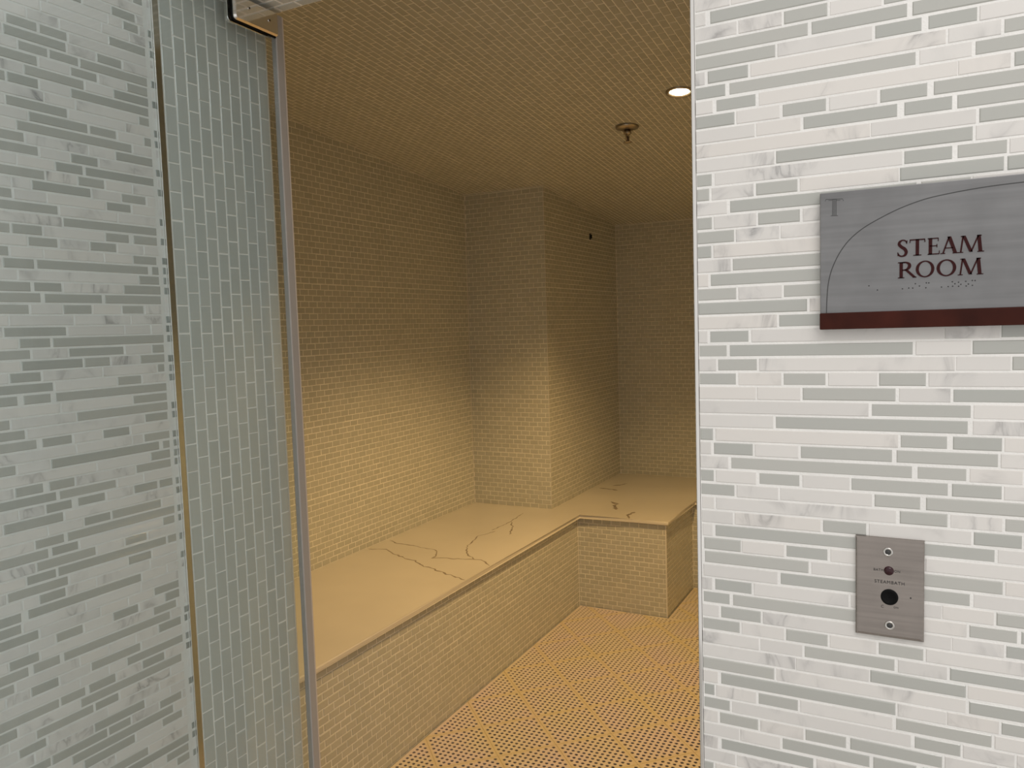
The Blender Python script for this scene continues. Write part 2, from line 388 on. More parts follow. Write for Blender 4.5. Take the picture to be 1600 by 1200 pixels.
# ---- near wall of the steam room with the tiled reveal of the door opening
wall_reveal = tag(box('wall_reveal', (XB - 0.15, 0.0, ZF - 0.03), (-GR, D - GR, ZTOP), 'reveal_grout'), 'narrow door reveal of upright grey glass bricks behind the glass door', 'wall', kind='structure')
FJ = frame((0, 0, 0), (0, 0, 1), (0, -1, 0))
rects = []
R2 = random.Random(5)
for c in range(10):
    y = 0.0005 + (c + .5) * 0.02535
    z = 0.5983 - 0.0508 * 45 + (0.0254 if c % 2 else 0) + R2.uniform(-.0015, .0015)
    while z < ZS + 0.3:
        a, b = max(z, ZF), min(z + 0.0508, ZS + .3)
        if b - a > .008: rects.append((FJ, (a + b) / 2 + R2.uniform(-.0004, .0004), -y, b - a - .0022, .0254 - .0023, R2.uniform(-.0003, .0003)))
        z += 0.0508
vis = []
rest = []
for r in rects:
    p = project(r[0] @ Vector((r[1], r[2], 0)))
    (vis if -20 < p[1] < 1220 else rest).append(r)
for r in vis[:300]: put_tile('glass_brick', *r[:5], 'glass_brick', wall_reveal, dz=r[5])
if rest + vis[300:]: stuff_tiles('glass_brick_field', rest + vis[300:], 'glass_brick', wall_reveal)
# reveal edge on the steam room side
box('edge_putty', (-0.002, D - 0.0025, ZF), (0.0004, D + 0.0012, ZS), 'edge_putty', wall_reveal)

# ---- lintel over the opening
wall_lintel = tag(box('wall_lintel', (0, YR + 0.005, ZS + GR), (W, D - GR, ZTOP), 'reveal_grout'), 'tiled lintel above the door opening', 'wall', kind='structure')
FS = frame((0, 0, ZS), (-1, 0, 0), (0, 1, 0))
brick_field(wall_lintel, [(FS, -W, 0, 0.0, D, 0.0, None)], nparts=40, view=lambda x, y: 400 < x < 1100 and -10 < y < 1200, name='glass_brick', mat='glass_brick')

# ---- right mosaic wall of the hall
wall_right = tag(box('wall_right', (W, YR + GR, ZF - 0.03), (2.6, D - GR, ZTOP), 'grout'), 'hall wall of thin glass and white marble strips right of the opening', 'wall', kind='structure')
FR = frame((0, YR, 0), (1, 0, 0), (0, 0, 1))
PR, OR = 0.01713, 0.4085
RIGHT = "M9475,9878 M9890,10379 M10397,10855;M9473,9592 G9646,11623;M9470,9953 M9977,10456 G10479,10941 M10969,11483 G11503,11928;G9468,10739 G10771,11734 G11779,12704;G9465,10386 M10409,11392 G11417,11872 G11926,12378 M12397,12864;M9463,9575 G9608,10079 M10107,12094 M12117,12584 G12607,13038;G9448,9819 G9855,11821 M11851,12330 G12358,13210;M9458,9665 G9702,10167 M10198,12201 M12211,12672 G12701,13129;G9456,9919 M9943,10428 G10455,10929 M10961,11445 G11470,11929 G11983,12857;M9454,10148 M10167,10653 G10680,11645 G11705,12161 G12199,13118;M9451,11374 M11385,12375 G12402,12862;M9449,10367 G10383,12348 M12376,12829;G9446,9647 M9679,11692 G11706,12167 G12205,12657 M12675,13109;G9444,9613 M9640,10131 G10155,10621 M10644,11658 G11668,12628 G12655,13078;M9442,9821 G9853,11833 G11873,12335 M12354,12801;G9444,9641 M9666,10157 G10176,10645 M10676,11133 M11165,11634 M11664,12157 M12180,12660 M12681,13135;G9442,9903 M9922,10415 M10432,11418 G11449,11905 M11934,12877;G9440,9629 M9657,11645 G11676,12573 M12600,13055;M9437,9858 G9877,11828 M11858,12811;M9435,9587 G9612,11606 G11637,12105 M12134,13060;G9440,9923 M9947,10439 G10458,10926 M10952,11441 G11472,12393 M12421,12887;G9438,10718 M10747,11230 G11258,12185 M12214,13135;M9435,10384 G10402,12302 M12330,13242;M9441,9568 G9594,10064 M10093,12100 M12110,12613 G12622,13071;G9438,9805 G9830,11810 M11834,12353 G12366,13265;M9436,9670 G9688,10157 M10181,12207 M12220,12713 G12724,13182;G9434,9910 M9935,10429 G10450,10920 M10946,11454 G11469,11936 M11960,12902;M9431,10136 M10155,10641 G10664,11639 M11674,12169 G12190,13118;M9447,11366 G11392,12366 M12385,12871;M9445,10336 G10360,12337 M12381,12874;G9463,9622 M9655,11666 G11686,12146 G12193,12650 M12669,13126;M9466,9595 G9628,10098 M10123,10616 G10639,11610 G11646,12617 M12639,13094;M9464,9803 G9833,11811 G11852,12332 M12357,12835 M12854,13289;G9461,9629 M9654,10132 G10164,10633 M10661,11171 G11184,12158 G12188,12653 M12672,13135;G9454,9879 M9904,10386 M10410,11405 G11426,11891 G11942,12922;M9475,9625 M9650,11649 G11684,12153 M12181,12661 G12680,13140;M9473,9851 M9876,10858 G10881,11348 M11374,12378 G12397,12840 M12858,13301;M9478,9603 G9633,11692 G11723,12601 M12624,13074;G9494,9943 M9960,10451 G10470,10939 M10966,11428 M11454,11920 M11946,12932;G9500,10726 M10756,11704 G11733,12675 M12698,13152;M9485,10373 G10404,11390 M11418,11871 G11900,12377 M12406,13314;M9469,9587 G9620,10072 M10097,11156 M11185,12102 M12112,12595 G12617,13085;G9472,9808 G9840,11873 M11904,12345 G12365,12813 G12841,13284;M9470,9668 G9693,10175 M10200,12199 M12209,12694 G12707,13163;G9463,9925 M9946,10445 G10465,10936 M10958,11452 G11474,11933 M11957,12948;M9460,10148 M10168,10653 G10672,11646 M11677,12162 G12188,13132;M9471,10570 M10582,11377 G11388,12346 M12362,13314;G9456,10329 M10353,12344 G12374,13246;M9454,9645 G9684,11654 M11676,12160 M12170,12657 G12676,13123;G9470,9604 M9622,10111 G10135,10603 M10627,11623 G11655,12596 M12621,13107;G9462,9796 M9819,11812 G11846,12303 M12325,12804 M12825,13273;M9452,9639 G9662,10135 M10158,10661 G10678,11139 G11175,12126 M12150,12644 G12663,13113;M9450,9900 M9918,10392 G10414,11390 G11419,11873 G11929,12372 M12402,12874 M12893,13332;M9456,9635 G9674,10778 M10808,11280 G11307,12234 M12264,12744 M12763,13227;M9453,9850 M9871,10894 G10922,11391 M11418,12336 G12364,12841 M12860,13320;G9456,9578 M9605,10635 G10671,11675 M11705,12594 G12623,13448"
R3 = random.Random(21); st_g, st_m = [], []
rows = [[(t[0], *(int(q) / 1e4 for q in t[1:].split(','))) for t in rw.split()] for rw in RIGHT.split(';')]
for k in range(-52, 112):
    z = OR - k * PR
    if z < ZF + 0.01 or z > ZTOP - 0.01: continue
    pcs = rows[k] if 0 <= k < len(rows) else []
    x = pcs[-1][2] + G2 if pcs else W + R3.uniform(0, .001)
    h = PR - G2
    for t, a, b in pcs:
        a = max(a, W + .0002)
        g = t == 'G'
        if project((a, YR, z))[0] < 1602:
            put_tile('glass_tile' if g else 'marble_tile', FR, (a + b) / 2, z, b - a, h, 'glass_strip' if g else 'marble_strip', wall_right, bev=.0013 if g else .0005, dz=R3.uniform(-.0004, .0002), rot=R3.uniform(-.003, .003) if b - a < .12 else 0)
        else: (st_g if g else st_m).append((FR, (a + b) / 2, z, b - a, h, 0))
    while x < 2.2:
        w = R3.choice((.0479, .0979, .0979, .1979)); (st_g if R3.random() < .5 else st_m).append((FR, x + w / 2, z, w, h, R3.uniform(-.0003, .0002))); x += w + G2
stuff_tiles('glass_tile_field', st_g, 'glass_strip', wall_right)
stuff_tiles('marble_tile_field', st_m, 'marble_strip', wall_right)
bm = bmesh.new(); add_box(bm, (W - 0.0052, YR - 0.0008, ZF), (W - 0.0004, YR + 0.012, ZS + .3), 0.0013, 3)
tag(link('trim_2', bm_mesh('trim_2', bm), 'chrome'), 'thin polished metal edge strip at the right side of the opening', 'edge trim', kind='structure')
FJ2 = frame((W, 0, 0), (0, 0, 1), (0, 1, 0))
brick_field(wall_right, [(FJ2, ZF, ZS, YR + .013, D, 0.0, None)], nparts=0, name='reveal_tile', mat='glass_brick')

# ---- steam room walls
GR = 0.0012
wall_bench = tag(box('wall_inner_left', (XB - 0.15, D, ZF - .03), (XB - GR, YA + .02, ZTOP), 'inner_grout'), 'long steam room wall of small warm-lit bricks behind the bench', 'wall', kind='structure')
FB = frame((XB, 0, 0), (0, 1, 0), (0, 0, 1))
brick_field(wall_bench, [(FB, D, YA, ZB, 1.10, 0.0, lambda u, v: v < ceil_z(XB, u) + .0115)], seed=3)
bm = bmesh.new(); add_box(bm, (XB - 0.15, YA + GR, ZB + .0002), (XC - GR, YC + 0.1, ZTOP))
wall_col = tag(link('wall_column', bm_mesh('wall_column', bm), 'inner_grout'), 'square tiled column standing on the bench at the corner', 'wall', kind='structure')
FC1 = frame((0, YA, 0), (1, 0, 0), (0, 0, 1)); FC2 = frame((XC, 0, 0), (0, 1, 0), (0, 0, 1))
brick_field(wall_col, [(FC1, XB, XC, ZB, 1.0, 0.01, lambda u, v: v < ceil_z(u, YA) + .0115), (FC2, YA, YC, ZB, 1.0, 0.02, lambda u, v: v < ceil_z(XC, u) + .0115)], seed=4)
box('corner_joint', (XC - .0014, YA - .0006, ZB), (XC + .0006, YA + .0014, ceil_z(XC, YA)), 'edge_putty', wall_col)
wall_back = tag(box('wall_back', (XC, YC + GR, ZF - .03), (XR + .15, YC + .12, ZTOP), 'inner_grout'), 'dim tiled back wall of the steam room', 'wall', kind='structure')
FK = frame((0, YC, 0), (1, 0, 0), (0, 0, 1))
brick_field(wall_back, [(FK, XC, XR, ZB, 1.0, 0.0, lambda u, v: v < ceil_z(u, YC) + .0115)], seed=6)
wall_ir = tag(box('wall_inner_right', (XR + GR, D, ZF - .03), (XR + .15, YC, ZTOP), 'inner_grout'), 'tiled right wall of the steam room', 'wall', kind='structure')
FI = frame((XR, 0, 0), (0, -1, 0), (0, 0, 1))
brick_field(wall_ir, [(FI, -YC, -D, ZF, 1.1, 0.0, lambda u, v: v < ceil_z(XR, -u) + .0115)], nparts=0, seed=8)

# ---- sloping steam room ceiling
U = Vector((0, 1, -KC)).normalized(); V = Vector((1, 0, KX)).normalized()
OC = Vector((0, 0, ceil_z(0, 0)))
FCe = frame(OC, U, V)
me = bpy.data.meshes.new('ceiling')
cs = [(XB - .1, D - .02), (XR + .1, D - .02), (XR + .1, YC + .1), (XB - .1, YC + .1)]
me.from_pydata([(x, y, ceil_z(x, y) + GR) for x, y in cs] + [(x, y, ZTOP + .02) for x, y in cs], [], [(0, 3, 2, 1), (4, 5, 6, 7)] + [(i, (i + 1) % 4, (i + 1) % 4 + 4, i + 4) for i in range(4)][:4])
ceil_o = tag(link('ceiling', me, 'inner_grout'), 'sloping steam room ceiling of small bricks', 'ceiling', kind='structure')
LU = (LAMP - OC).dot(U); LV = (LAMP - OC).dot(V)
brick_field(ceil_o, [(FCe, (D - 0) * 1.004, YC * 1.004, XB, XR, 0.0, lambda u, v: (u - LU) ** 2 + (v - LV) ** 2 > .042 ** 2)], seed=9)

# ================================================================ things
# ---- bench
bench = tag(empty('steam_bench', (XF, YN, ZF)), 'built-in stepped bench with veined pale slab and small-brick front', 'bench')
IB = Matrix.Translation((-XF, -YN, -ZF))
def into(o, root):           # keep world position under a shifted root
    o.parent = root; o.matrix_parent_inverse = root.matrix_basis.inverted()
    return o
IN = 0.017
bm = bmesh.new()
prism(bm, [(XB, D), (XF - IN - GR, D), (XF - IN - GR, YN + IN + GR), (XN - IN - GR, YN + IN + GR), (XN - IN - GR, YS + IN + GR), (XR - .004, YS + IN + GR), (XR - .004, YC), (XB, YC)], ZF - .03, ZB - .02)
base = into(link('bench_base', bm_mesh('bench_base', bm), 'inner_grout'), bench)
B1 = frame((XF - IN, 0, 0), (0, 1, 0), (0, 0, 1)); B2 = frame((0, YN + IN, 0), (1, 0, 0), (0, 0, 1)); B3 = frame((XN - IN, 0, 0), (0, 1, 0), (0, 0, 1)); B4 = frame((0, YS + IN, 0), (1, 0, 0), (0, 0, 1))
zt = ZB - .021
brick_field(base, [(B1, D, YN + IN, ZF - .026, zt, 0.0, None), (B2, XF - IN, XN - IN - .004, ZF - .026, zt, .013, None), (B3, YN + IN, YS + IN, ZF - .026, zt, .02, None), (B4, XN - IN, XR - .004, ZF - .026, zt, .0, None)], seed=12)
box('corner_strip', (XN - IN - .0045, YN + IN - .001, ZF), (XN - IN + .0008, YN + IN + .004, zt), 'edge_putty', base)
bm = bmesh.new()
prism(bm, [(XB, D), (XF, D), (XF, YN), (XN, YN), (XN, YS), (XR - .004, YS), (XR - .004, YC), (XB, YC)], ZB - .02, ZB)
es = [e for e in bm.edges if abs(e.verts[0].co.z - e.verts[1].co.z) < 1e-5]
bmesh.ops.bevel(bm, geom=es, offset=.007, segments=4, affect='EDGES', profile=.5)
slab = into(link('bench_slab', bm_mesh('bench_slab', bm), 'slab_marble'), bench)
slab['label'] = 'pale marble bench slab with brown veins'
def vein(pts, w, seed):
    R = random.Random(seed); P = []
    for (a, b) in zip(pts, pts[1:]):
        n = max(2, int(math.dist(a, b) / .016))
        for i in range(n):
            t = i / n; P.append((a[0] + (b[0] - a[0]) * t + R.uniform(-.004, .004), a[1] + (b[1] - a[1]) * t + R.uniform(-.006, .006)))
    P.append(pts[-1])
    bm = bmesh.new(); prev = None
    for i, p in enumerate(P):
        q0 = P[max(i - 1, 0)]; q1 = P[min(i + 1, len(P) - 1)]
        d = Vector((q1[0] - q0[0], q1[1] - q0[1])); d = d.normalized() if d.length > 1e-6 else Vector((1, 0))
        n = Vector((-d.y, d.x)); ww = 1.25 * w * (0.35 + 0.9 * R.random()) * (0.35 if i in (0, len(P) - 1) else 1)
        L = [bm.verts.new((p[0] + n.x * s * ww, p[1] + n.y * s * ww, ZB + z)) for s, z in ((-1, -.0004), (-.6, .0003), (.6, .0003), (1, -.0004))]
        if prev:
            for j in range(3): bm.faces.new((prev[j], prev[j + 1], L[j + 1], L[j]))
        prev = L
    o = into(link('marble_vein', bm_mesh('marble_vein', bm), 'slab_vein'), slab)
VE = [
 ([(-1.0864, 1.8676), (-1.0454, 1.8865), (-1.01, 1.9005), (-0.9311, 1.8547), (-0.853, 1.8196), (-0.778, 1.7983), (-0.7054, 1.7533), (-0.6765, 1.7408), (-0.6453, 1.7367), (-0.5798, 1.7097), (-0.5079, 1.6824), (-0.4355, 1.6573)], .0048),
 ([(-1.0785, 2.0308), (-1.0171, 1.998), (-0.9567, 2.004), (-0.8918, 1.9891), (-0.8299, 1.9767), (-0.7736, 1.9712), (-0.7284, 1.8951), (-0.7243, 1.863), (-0.6808, 1.8803), (-0.6291, 1.8906), (-0.5765, 1.8988), (-0.5305, 1.9172), (-0.4949, 1.9113), (-0.4345, 1.8593)], .0042),
 ([(-0.5394, 1.9187), (-0.5968, 1.9604), (-0.6458, 2.0214), (-0.676, 2.0792), (-0.7, 2.1715), (-0.718, 2.2559), (-0.6956, 2.3116), (-0.6841, 2.3642)], .0035),
 ([(-0.7066, 2.3719), (-0.7024, 2.4738), (-0.702, 2.5611), (-0.7097, 2.6304), (-0.7258, 2.7565)], .0035),
 ([(-0.6926, 2.5576), (-0.6465, 2.4779), (-0.6197, 2.4214), (-0.5888, 2.3368)], .0045),
 ([(-0.3729, 3.1709), (-0.3144, 3.1283), (-0.3219, 3.084), (-0.2811, 2.998)], .011),
 ([(-0.1705, 2.9802), (-0.1791, 2.9015), (-0.1528, 2.8381)], .009),
 ([(-0.5676, 3.498), (-0.5128, 3.4919), (-0.4418, 3.4673)], .010),
 ([(-0.5184, 3.5915), (-0.4797, 3.6307), (-0.4552, 3.6811)], .012)]
for i, (p, w) in enumerate(VE): vein(p, w, 40 + i)

# ---- perforated floor mats, laid on the diagonal
S = 0.3095; HS = S / 2; PIT = S / 15
def clip(poly, f):
    out = []
    for i in range(len(poly)):
        a, b = poly[i], poly[(i + 1) % len(poly)]; fa, fb = f(a), f(b)
        if fa >= 0: out.append(a)
        if (fa >= 0) != (fb >= 0):
            t = fa / (fa - fb); out.append((a[0] + (b[0] - a[0]) * t, a[1] + (b[1] - a[1]) * t))
    return out
def mat_mesh(pieces, c, seed):
    cu = bpy.data.curves.new('floor_mat', 'CURVE'); cu.dimensions = '2D'; cu.fill_mode = 'BOTH'; cu.extrude = .002; cu.resolution_u = 1
    def spl(pts):
        s = cu.splines.new('POLY'); s.points.add(len(pts) - 1); s.use_cyclic_u = True
        for q, p in zip(s.points, pts): q.co = (p[0] - c[0], p[1] - c[1], 0, 1)
    def inside(poly, p, m):
        a = 0
        for i in range(len(poly)):
            x0, y0 = poly[i]; x1, y1 = poly[(i + 1) % len(poly)]
            L = math.hypot(x1 - x0, y1 - y0)
            if L < 1e-7: continue
            if ((x1 - x0) * (p[1] - y0) - (y1 - y0) * (p[0] - x0)) / L < m: return False
        return True
    for poly in pieces: spl(poly)
    for i in range(1, 15):
        for j in range(1, 15):
            if (i + j) % 2: continue
            u = -HS + i * PIT; v = -HS + j * PIT
            p = (c[0] + (u - v) / 2, c[1] + (u + v) / 2)
            if any(inside(q, p, .0068) for q in pieces):
                spl([(p[0] + .0066 * math.cos(math.radians(22.5 + 45 * k)), p[1] + .0060 * math.sin(math.radians(22.5 + 45 * k))) for k in range(8)][::-1])
    o = bpy.data.objects.new('tmp', cu); COL.objects.link(o)
    me = bpy.data.meshes.new_from_object(o.evaluated_get(bpy.context.evaluated_depsgraph_get()))
    bpy.data.objects.remove(o); bpy.data.curves.remove(cu)
    me.name = 'floor_mat'; me.materials.clear(); me.materials.append(MATS['mat_plastic'])
    return me
full_mesh = None; mats_ = []
X0, Y0, X1, Y1 = XF - IN + .006, D + .01, XR - .01, YS + IN - .006
for a in range(-4, 12):
    for b in range(-6, 14):
        su = 1.524 + S * (a + .5); dv = 1.478 + S * (b + .5)      # x+y and y-x of the centre
        c = ((su - dv) / 2, (su + dv) / 2)
        g = HS - .0005
        dia = [(c[0], c[1] - g), (c[0] + g, c[1]), (c[0], c[1] + g), (c[0] - g, c[1])]
        p = clip(dia, lambda q: q[0] - X0); p = p and clip(p, lambda q: X1 - q[0]); p = p and clip(p, lambda q: q[1] - Y0); p = p and clip(p, lambda q: Y1 - q[1])
        if len(p) < 3: continue
        nx, ny = XN - IN + .006, YN + IN - .006
        low = clip(p, lambda q: ny - q[1]); high = clip(p, lambda q: q[1] - ny); high = clip(high, lambda q: q[0] - nx) if len(high) > 2 else []
        def ar(q): return abs(sum(q[i][0] * q[(i + 1) % len(q)][1] - q[(i + 1) % len(q)][0] * q[i][1] for i in range(len(q)))) / 2 if len(q) > 2 else 0
        pieces = [q for q in (low, high) if ar(q) > 2e-4]
        tot = sum(map(ar, pieces)); whole = abs(tot - 2 * g * g) < 1e-6 and len(pieces) >= 1
        if tot < 6e-4: continue
        if abs(ar(p) - 2 * g * g) < 1e-6 and whole: pieces = [dia]
        # skip what the doorway never shows
        pj = [project((q[0], q[1], ZF)) for poly in pieces for q in poly]
        if whole:
            if full_mesh is None: full_mesh = mat_mesh([dia], c, 0)
            me = full_mesh
        else:
            me = mat_mesh(pieces, c, a * 31 + b)
        o = bpy.data.objects.new('floor_mat', me); COL.objects.link(o)
        o.location = (c[0], c[1], ZF - .002)
        n_in = sum(1 for poly in pieces for q in poly for t in [project((q[0], q[1], ZF))] if t and in_doorway(t[0], t[1]))
        mats_.append((a, b, o, whole, n_in))
ORD = ['first', 'second', 'third', 'fourth', 'fifth', 'sixth', 'seventh', 'eighth', 'ninth', 'tenth', 'eleventh', 'twelfth', 'thirteenth', 'fourteenth', 'fifteenth', 'sixteenth']
rows_ = sorted({m[0] for m in mats_ if m[4]}, reverse=True)
for ri, a in enumerate(rows_):
    for ci, m in enumerate(sorted([m for m in mats_ if m[0] == a and m[4]], key=lambda m: -m[1])):
        tag(m[2], '%s floor mat, %s from the bench in the %s diagonal row from the back' % ('whole tan' if m[3] else 'cut tan', ORD[ci], ORD[ri]), 'floor mat', 'perforated floor mats of the steam room')
for m in mats_:
    if not m[4]: tag(m[2], 'tan perforated floor mat hidden beside the doorway', 'floor mat', 'perforated floor mats of the steam room')

# ---- glass door, swung open against the hall wall
door = tag(empty('door_1', (0.04, 0.255, ZF)), 'clear glass door standing open in front of the left tiled walls', 'door', kind='structure')
dx0, dx1 = 0.035, 0.045
into(box('pane', (dx0, -0.56, ZF + .008), (dx1, 0.236, ZS - .008), 'door_glass'), door)
seal = into(box('seal_strip', (dx0 - .002, .2365, ZF + .008), (dx1 + .002, .2555, ZS - .008), 'seal_plastic', bev=.002), door)
into(box('seal_highlight', (dx0 + .001, .2555, ZF + .008), (dx1 + .0005, .2605, ZS - .008), 'seal_highlight_tone', bev=.0015), door)  # thin paler band, a highlight painted on the seal's far edge
def plate_yz(name, x0, x1, y0, y1, z0, z1, r, mat, parent, bev=.001):
    def ring(b):
        pts = []
        for cy, cz, a0, rr in ((y1 - .003, z1 - .003, 0, .003), (y0 + r, z1 - .003, 90, .003), (y0 + r, z0 + r, 180, r), (y1 - .003, z0 + .003, 270, .003)):
            rb = rr - b
            for k in range(6):
                t = math.radians(a0 + k * 18)
                if cy == y0 + r and a0 == 90: q = (y0 + .003 + rb * math.cos(t), cz + rb * math.sin(t))
                else: q = (cy + rb * math.cos(t), cz + rb * math.sin(t))
                pts.append(q)
        return pts
    bm = bmesh.new(); rings = [[bm.verts.new((x, y, z)) for y, z in ring(b)] for x, b in ((x0, 0), (x1 - bev, 0), (x1, min(bev, .0028)))]
    n = len(rings[0])
    bm.faces.new(rings[2]); bm.faces.new(rings[0][::-1])
    for A, B in zip(rings, rings[1:]):
        for k in range(n): bm.faces.new((A[k], A[(k + 1) % n], B[(k + 1) % n], B[k]))
    return link(name, bm_mesh(name, bm), mat, parent)
hx = dx1
into(plate_yz('hinge_gasket', hx, hx + .0018, .1226, .2365, .6203, .669, .010, 'black_rubber', None, .0004), door)
hp = into(plate_yz('hinge_plate', hx + .0018, hx + .0095, .1245, .2365, .6225, .669, .008, 'chrome', None, .0045), door)
into(plate_yz('hinge_plate', dx0 - .0085, dx0 - .0008, .1245, .2365, .6225, .669, .008, 'chrome', None, .001), door)
for yy, zz in ((.160, .652), (.212, .646)):
    bm = bmesh.new(); lathe(bm, [(.0034, 0), (.0034, .0012), (.0018, .0012), (.0018, .0004)], 16)
    s = link('screw', bm_mesh('screw', bm), 'chrome_satin', None); s.matrix_world = Matrix.Translation((hx + .0094, yy, zz)) @ Matrix.Rotation(math.pi / 2, 4, 'Y'); bpy.context.view_layer.update(); into(s, door)
    bm = bmesh.new(); lathe(bm, [(.0018, 0), (.0018, .0006)], 12, close=True)
    s = link('screw_socket', bm_mesh('screw_socket', bm), 'print_black', None); s.matrix_world = Matrix.Translation((hx + .0096, yy, zz)) @ Matrix.Rotation(math.pi / 2, 4, 'Y'); into(s, door)

# ---- recessed downlights
def part(name, bm, mat, root, fr, smooth=True):
    o = link(name, bm_mesh(name, bm, smooth), mat, None); o.matrix_world = fr; into(o, root); return o
def downlight(pos, label, power):
    FT = frame(pos, U, V)     # z axis points down into the room
    lamp = tag(empty('recessed_downlight', pos), label, 'light')
    bm = bmesh.new(); lathe(bm, [(.050, -.001), (.050, .004), (.046, .006), (.038, .004), (.036, -.002)], 40); part('trim_ring', bm, 'sprinkler_metal', lamp, FT)
    bm = bmesh.new(); lathe(bm, [(.037, -.002), (.034, -.02), (.028, -.028)], 40); part('reflector', bm, 'chrome_satin', lamp, FT)
    bm = bmesh.new(); lathe(bm, [(.0005, .0085), (.012, .0078), (.024, .0052), (.033, .001), (.035, -.004)], 32); part('bulb', bm, 'bulb_glow', lamp, FT)
    sd = bpy.data.lights.new('downlight_beam', 'SPOT'); sd.energy = power; sd.color = LAMP_COL; sd.spot_size = math.radians(122); sd.spot_blend = 0.55; sd.shadow_soft_size = 0.022
    so = bpy.data.objects.new('downlight_beam', sd); COL.objects.link(so); so.location = Vector(pos) + Vector((0, 0, -.016)); into(so, lamp)
downlight(LAMP, 'lit round recessed downlight in the steam room ceiling', LAMP_POWER)

# ---- corner joints of the steam room
def joint(p, q, parent, r=.0018):
    p = Vector(p); q = Vector(q); d = (q - p); L = d.length; d.normalize()
    bm = bmesh.new(); add_box(bm, (-r, -r, 0), (r, r, L)); o = link('corner_joint', bm_mesh('corner_joint', bm), 'edge_putty', None)
    o.matrix_world = Matrix.Translation(p) @ d.to_track_quat('Z', 'Y').to_matrix().to_4x4(); o.parent = parent
def cz(x, y): return (x, y, ceil_z(x, y))
joint(cz(XB, D), cz(XB, YA), wall_bench); joint((XB, YA, ZB), cz(XB, YA), wall_bench)
joint(cz(XB, YA), cz(XC, YA), wall_col); joint(cz(XC, YA), cz(XC, YC), wall_col)
joint(cz(XC, YC), cz(XR, YC), wall_back); joint((XC, YC, ZB), cz(XC, YC), wall_back)

# ---- fire sprinkler
SP = Vector((0.108, 2.176, ceil_z(.108, 2.176)))
spr = tag(empty('fire_sprinkler', SP), 'small brass fire sprinkler head hanging from the steam room ceiling', 'sprinkler')
FP = frame(SP, (0, 1, 0), (1, 0, 0)) @ Matrix.Scale(1.35, 4)
bm = bmesh.new(); lathe(bm, [(.036, -.001), (.036, .002), (.033, .006), (.020, .010), (.014, .011), (.013, .004)], 32); part('escutcheon', bm, 'sprinkler_metal', spr, FP)
bm = bmesh.new(); lathe(bm, [(.009, 0), (.010, .014), (.012, .016), (.012, .022), (.006, .024), (.004, .03)], 20, close=True); part('body', bm, 'sprinkler_metal', spr, FP)
for s in (-1, 1):
    bm = bmesh.new()
    pts = [(.009, .020), (.0125, .028), (.011, .038), (.004, .046)]
    for (x0, z0), (x1, z1) in zip(pts, pts[1:]):
        q = [(x0 - .0018, z0), (x0 + .0018, z0), (x1 + .0018, z1), (x1 - .0018, z1)]
        lo = [bm.verts.new((s * x, -.002, z)) for x, z in q]; hi = [bm.verts.new((s * x, .002, z)) for x, z in q]
        bm.faces.new(lo); bm.faces.new(hi[::-1])
        for i in range(4): bm.faces.new((lo[i], lo[(i + 1) % 4], hi[(i + 1) % 4], hi[i]))
    part('frame_arm', bm, 'sprinkler_metal', spr, FP, False)
bm = bmesh.new(); lathe(bm, [(.0022, .024), (.0022, .044)], 12, close=True); part('bulb', bm, 'lens_red', spr, FP)
bm = bmesh.new(); lathe(bm, [(.004, .045), (.013, .046), (.013, .0475), (.004, .050)], 20, close=True); part('deflector', bm, 'sprinkler_metal', spr, FP)

# ---- black steam sensor slot on the column
sens = tag(empty('wall_sensor', (XC, 3.544, .567)), 'tiny black sensor slot high on the side of the column', 'sensor')
into(box('socket', (XC - .001, 3.533, .548), (XC + .004, 3.555, .587), 'print_black', bev=.003), sens)
into(box('tip', (XC + .004, 3.539, .556), (XC + .012, 3.549, .579), 'black_rubber', bev=.002), sens)

# ---- steam room sign
SX0, SX1, SZ0, SZ1, SZ2 = 1.0869, 1.487, .0202, .1722, .0386
SY = YR - .010
sign = tag(empty('room_sign', ((SX0 + SX1) / 2, YR, SZ0)), 'grey metal room sign reading STEAM ROOM with dark wooden foot', 'sign')
FSg = frame((0, SY, 0), (1, 0, 0), (0, 0, 1))
into(box('sign_plate', (SX0, SY, SZ2 - .002), (SX1, YR - .0005, SZ1), 'sign_metal', bev=.0008), sign)
into(box('wooden_foot', (SX0, SY - .0045, SZ0), (SX1, YR - .0005, SZ2), 'wood_bar', bev=.0008), sign)
def ribbon(bm, pts, w, z0=0.0, z1=.0004, wf=None):
    prev = None
    for i, p in enumerate(pts):
        q0 = pts[max(i - 1, 0)]; q1 = pts[min(i + 1, len(pts) - 1)]
        d = Vector((q1[0] - q0[0], q1[1] - q0[1])).normalized(); n = Vector((-d.y, d.x)); ww = (wf[i] if wf else w) / 2
        L = [bm.verts.new((p[0] + n.x * s * ww, p[1] + n.y * s * ww, z)) for s, z in ((1, z0), (1, z1), (-1, z1), (-1, z0))]
        if prev:
            for j in range(3): bm.faces.new((prev[j], prev[j + 1], L[j + 1], L[j]))
        prev = L
arc = [(1.0936, .0387), (1.0941, .0546), (1.0955, .0712), (1.0986, .0852), (1.1041, .0989), (1.111, .1107), (1.1194, .1207), (1.1314, .1303), (1.1462, .1386), (1.1665, .1479), (1.1891, .1551), (1.2085, .1585), (1.2301, .1610), (1.2525, .1627), (1.279, .1636)]
arc = arc + [(2 * 1.287 - x, z) for x, z in arc[::-1]]
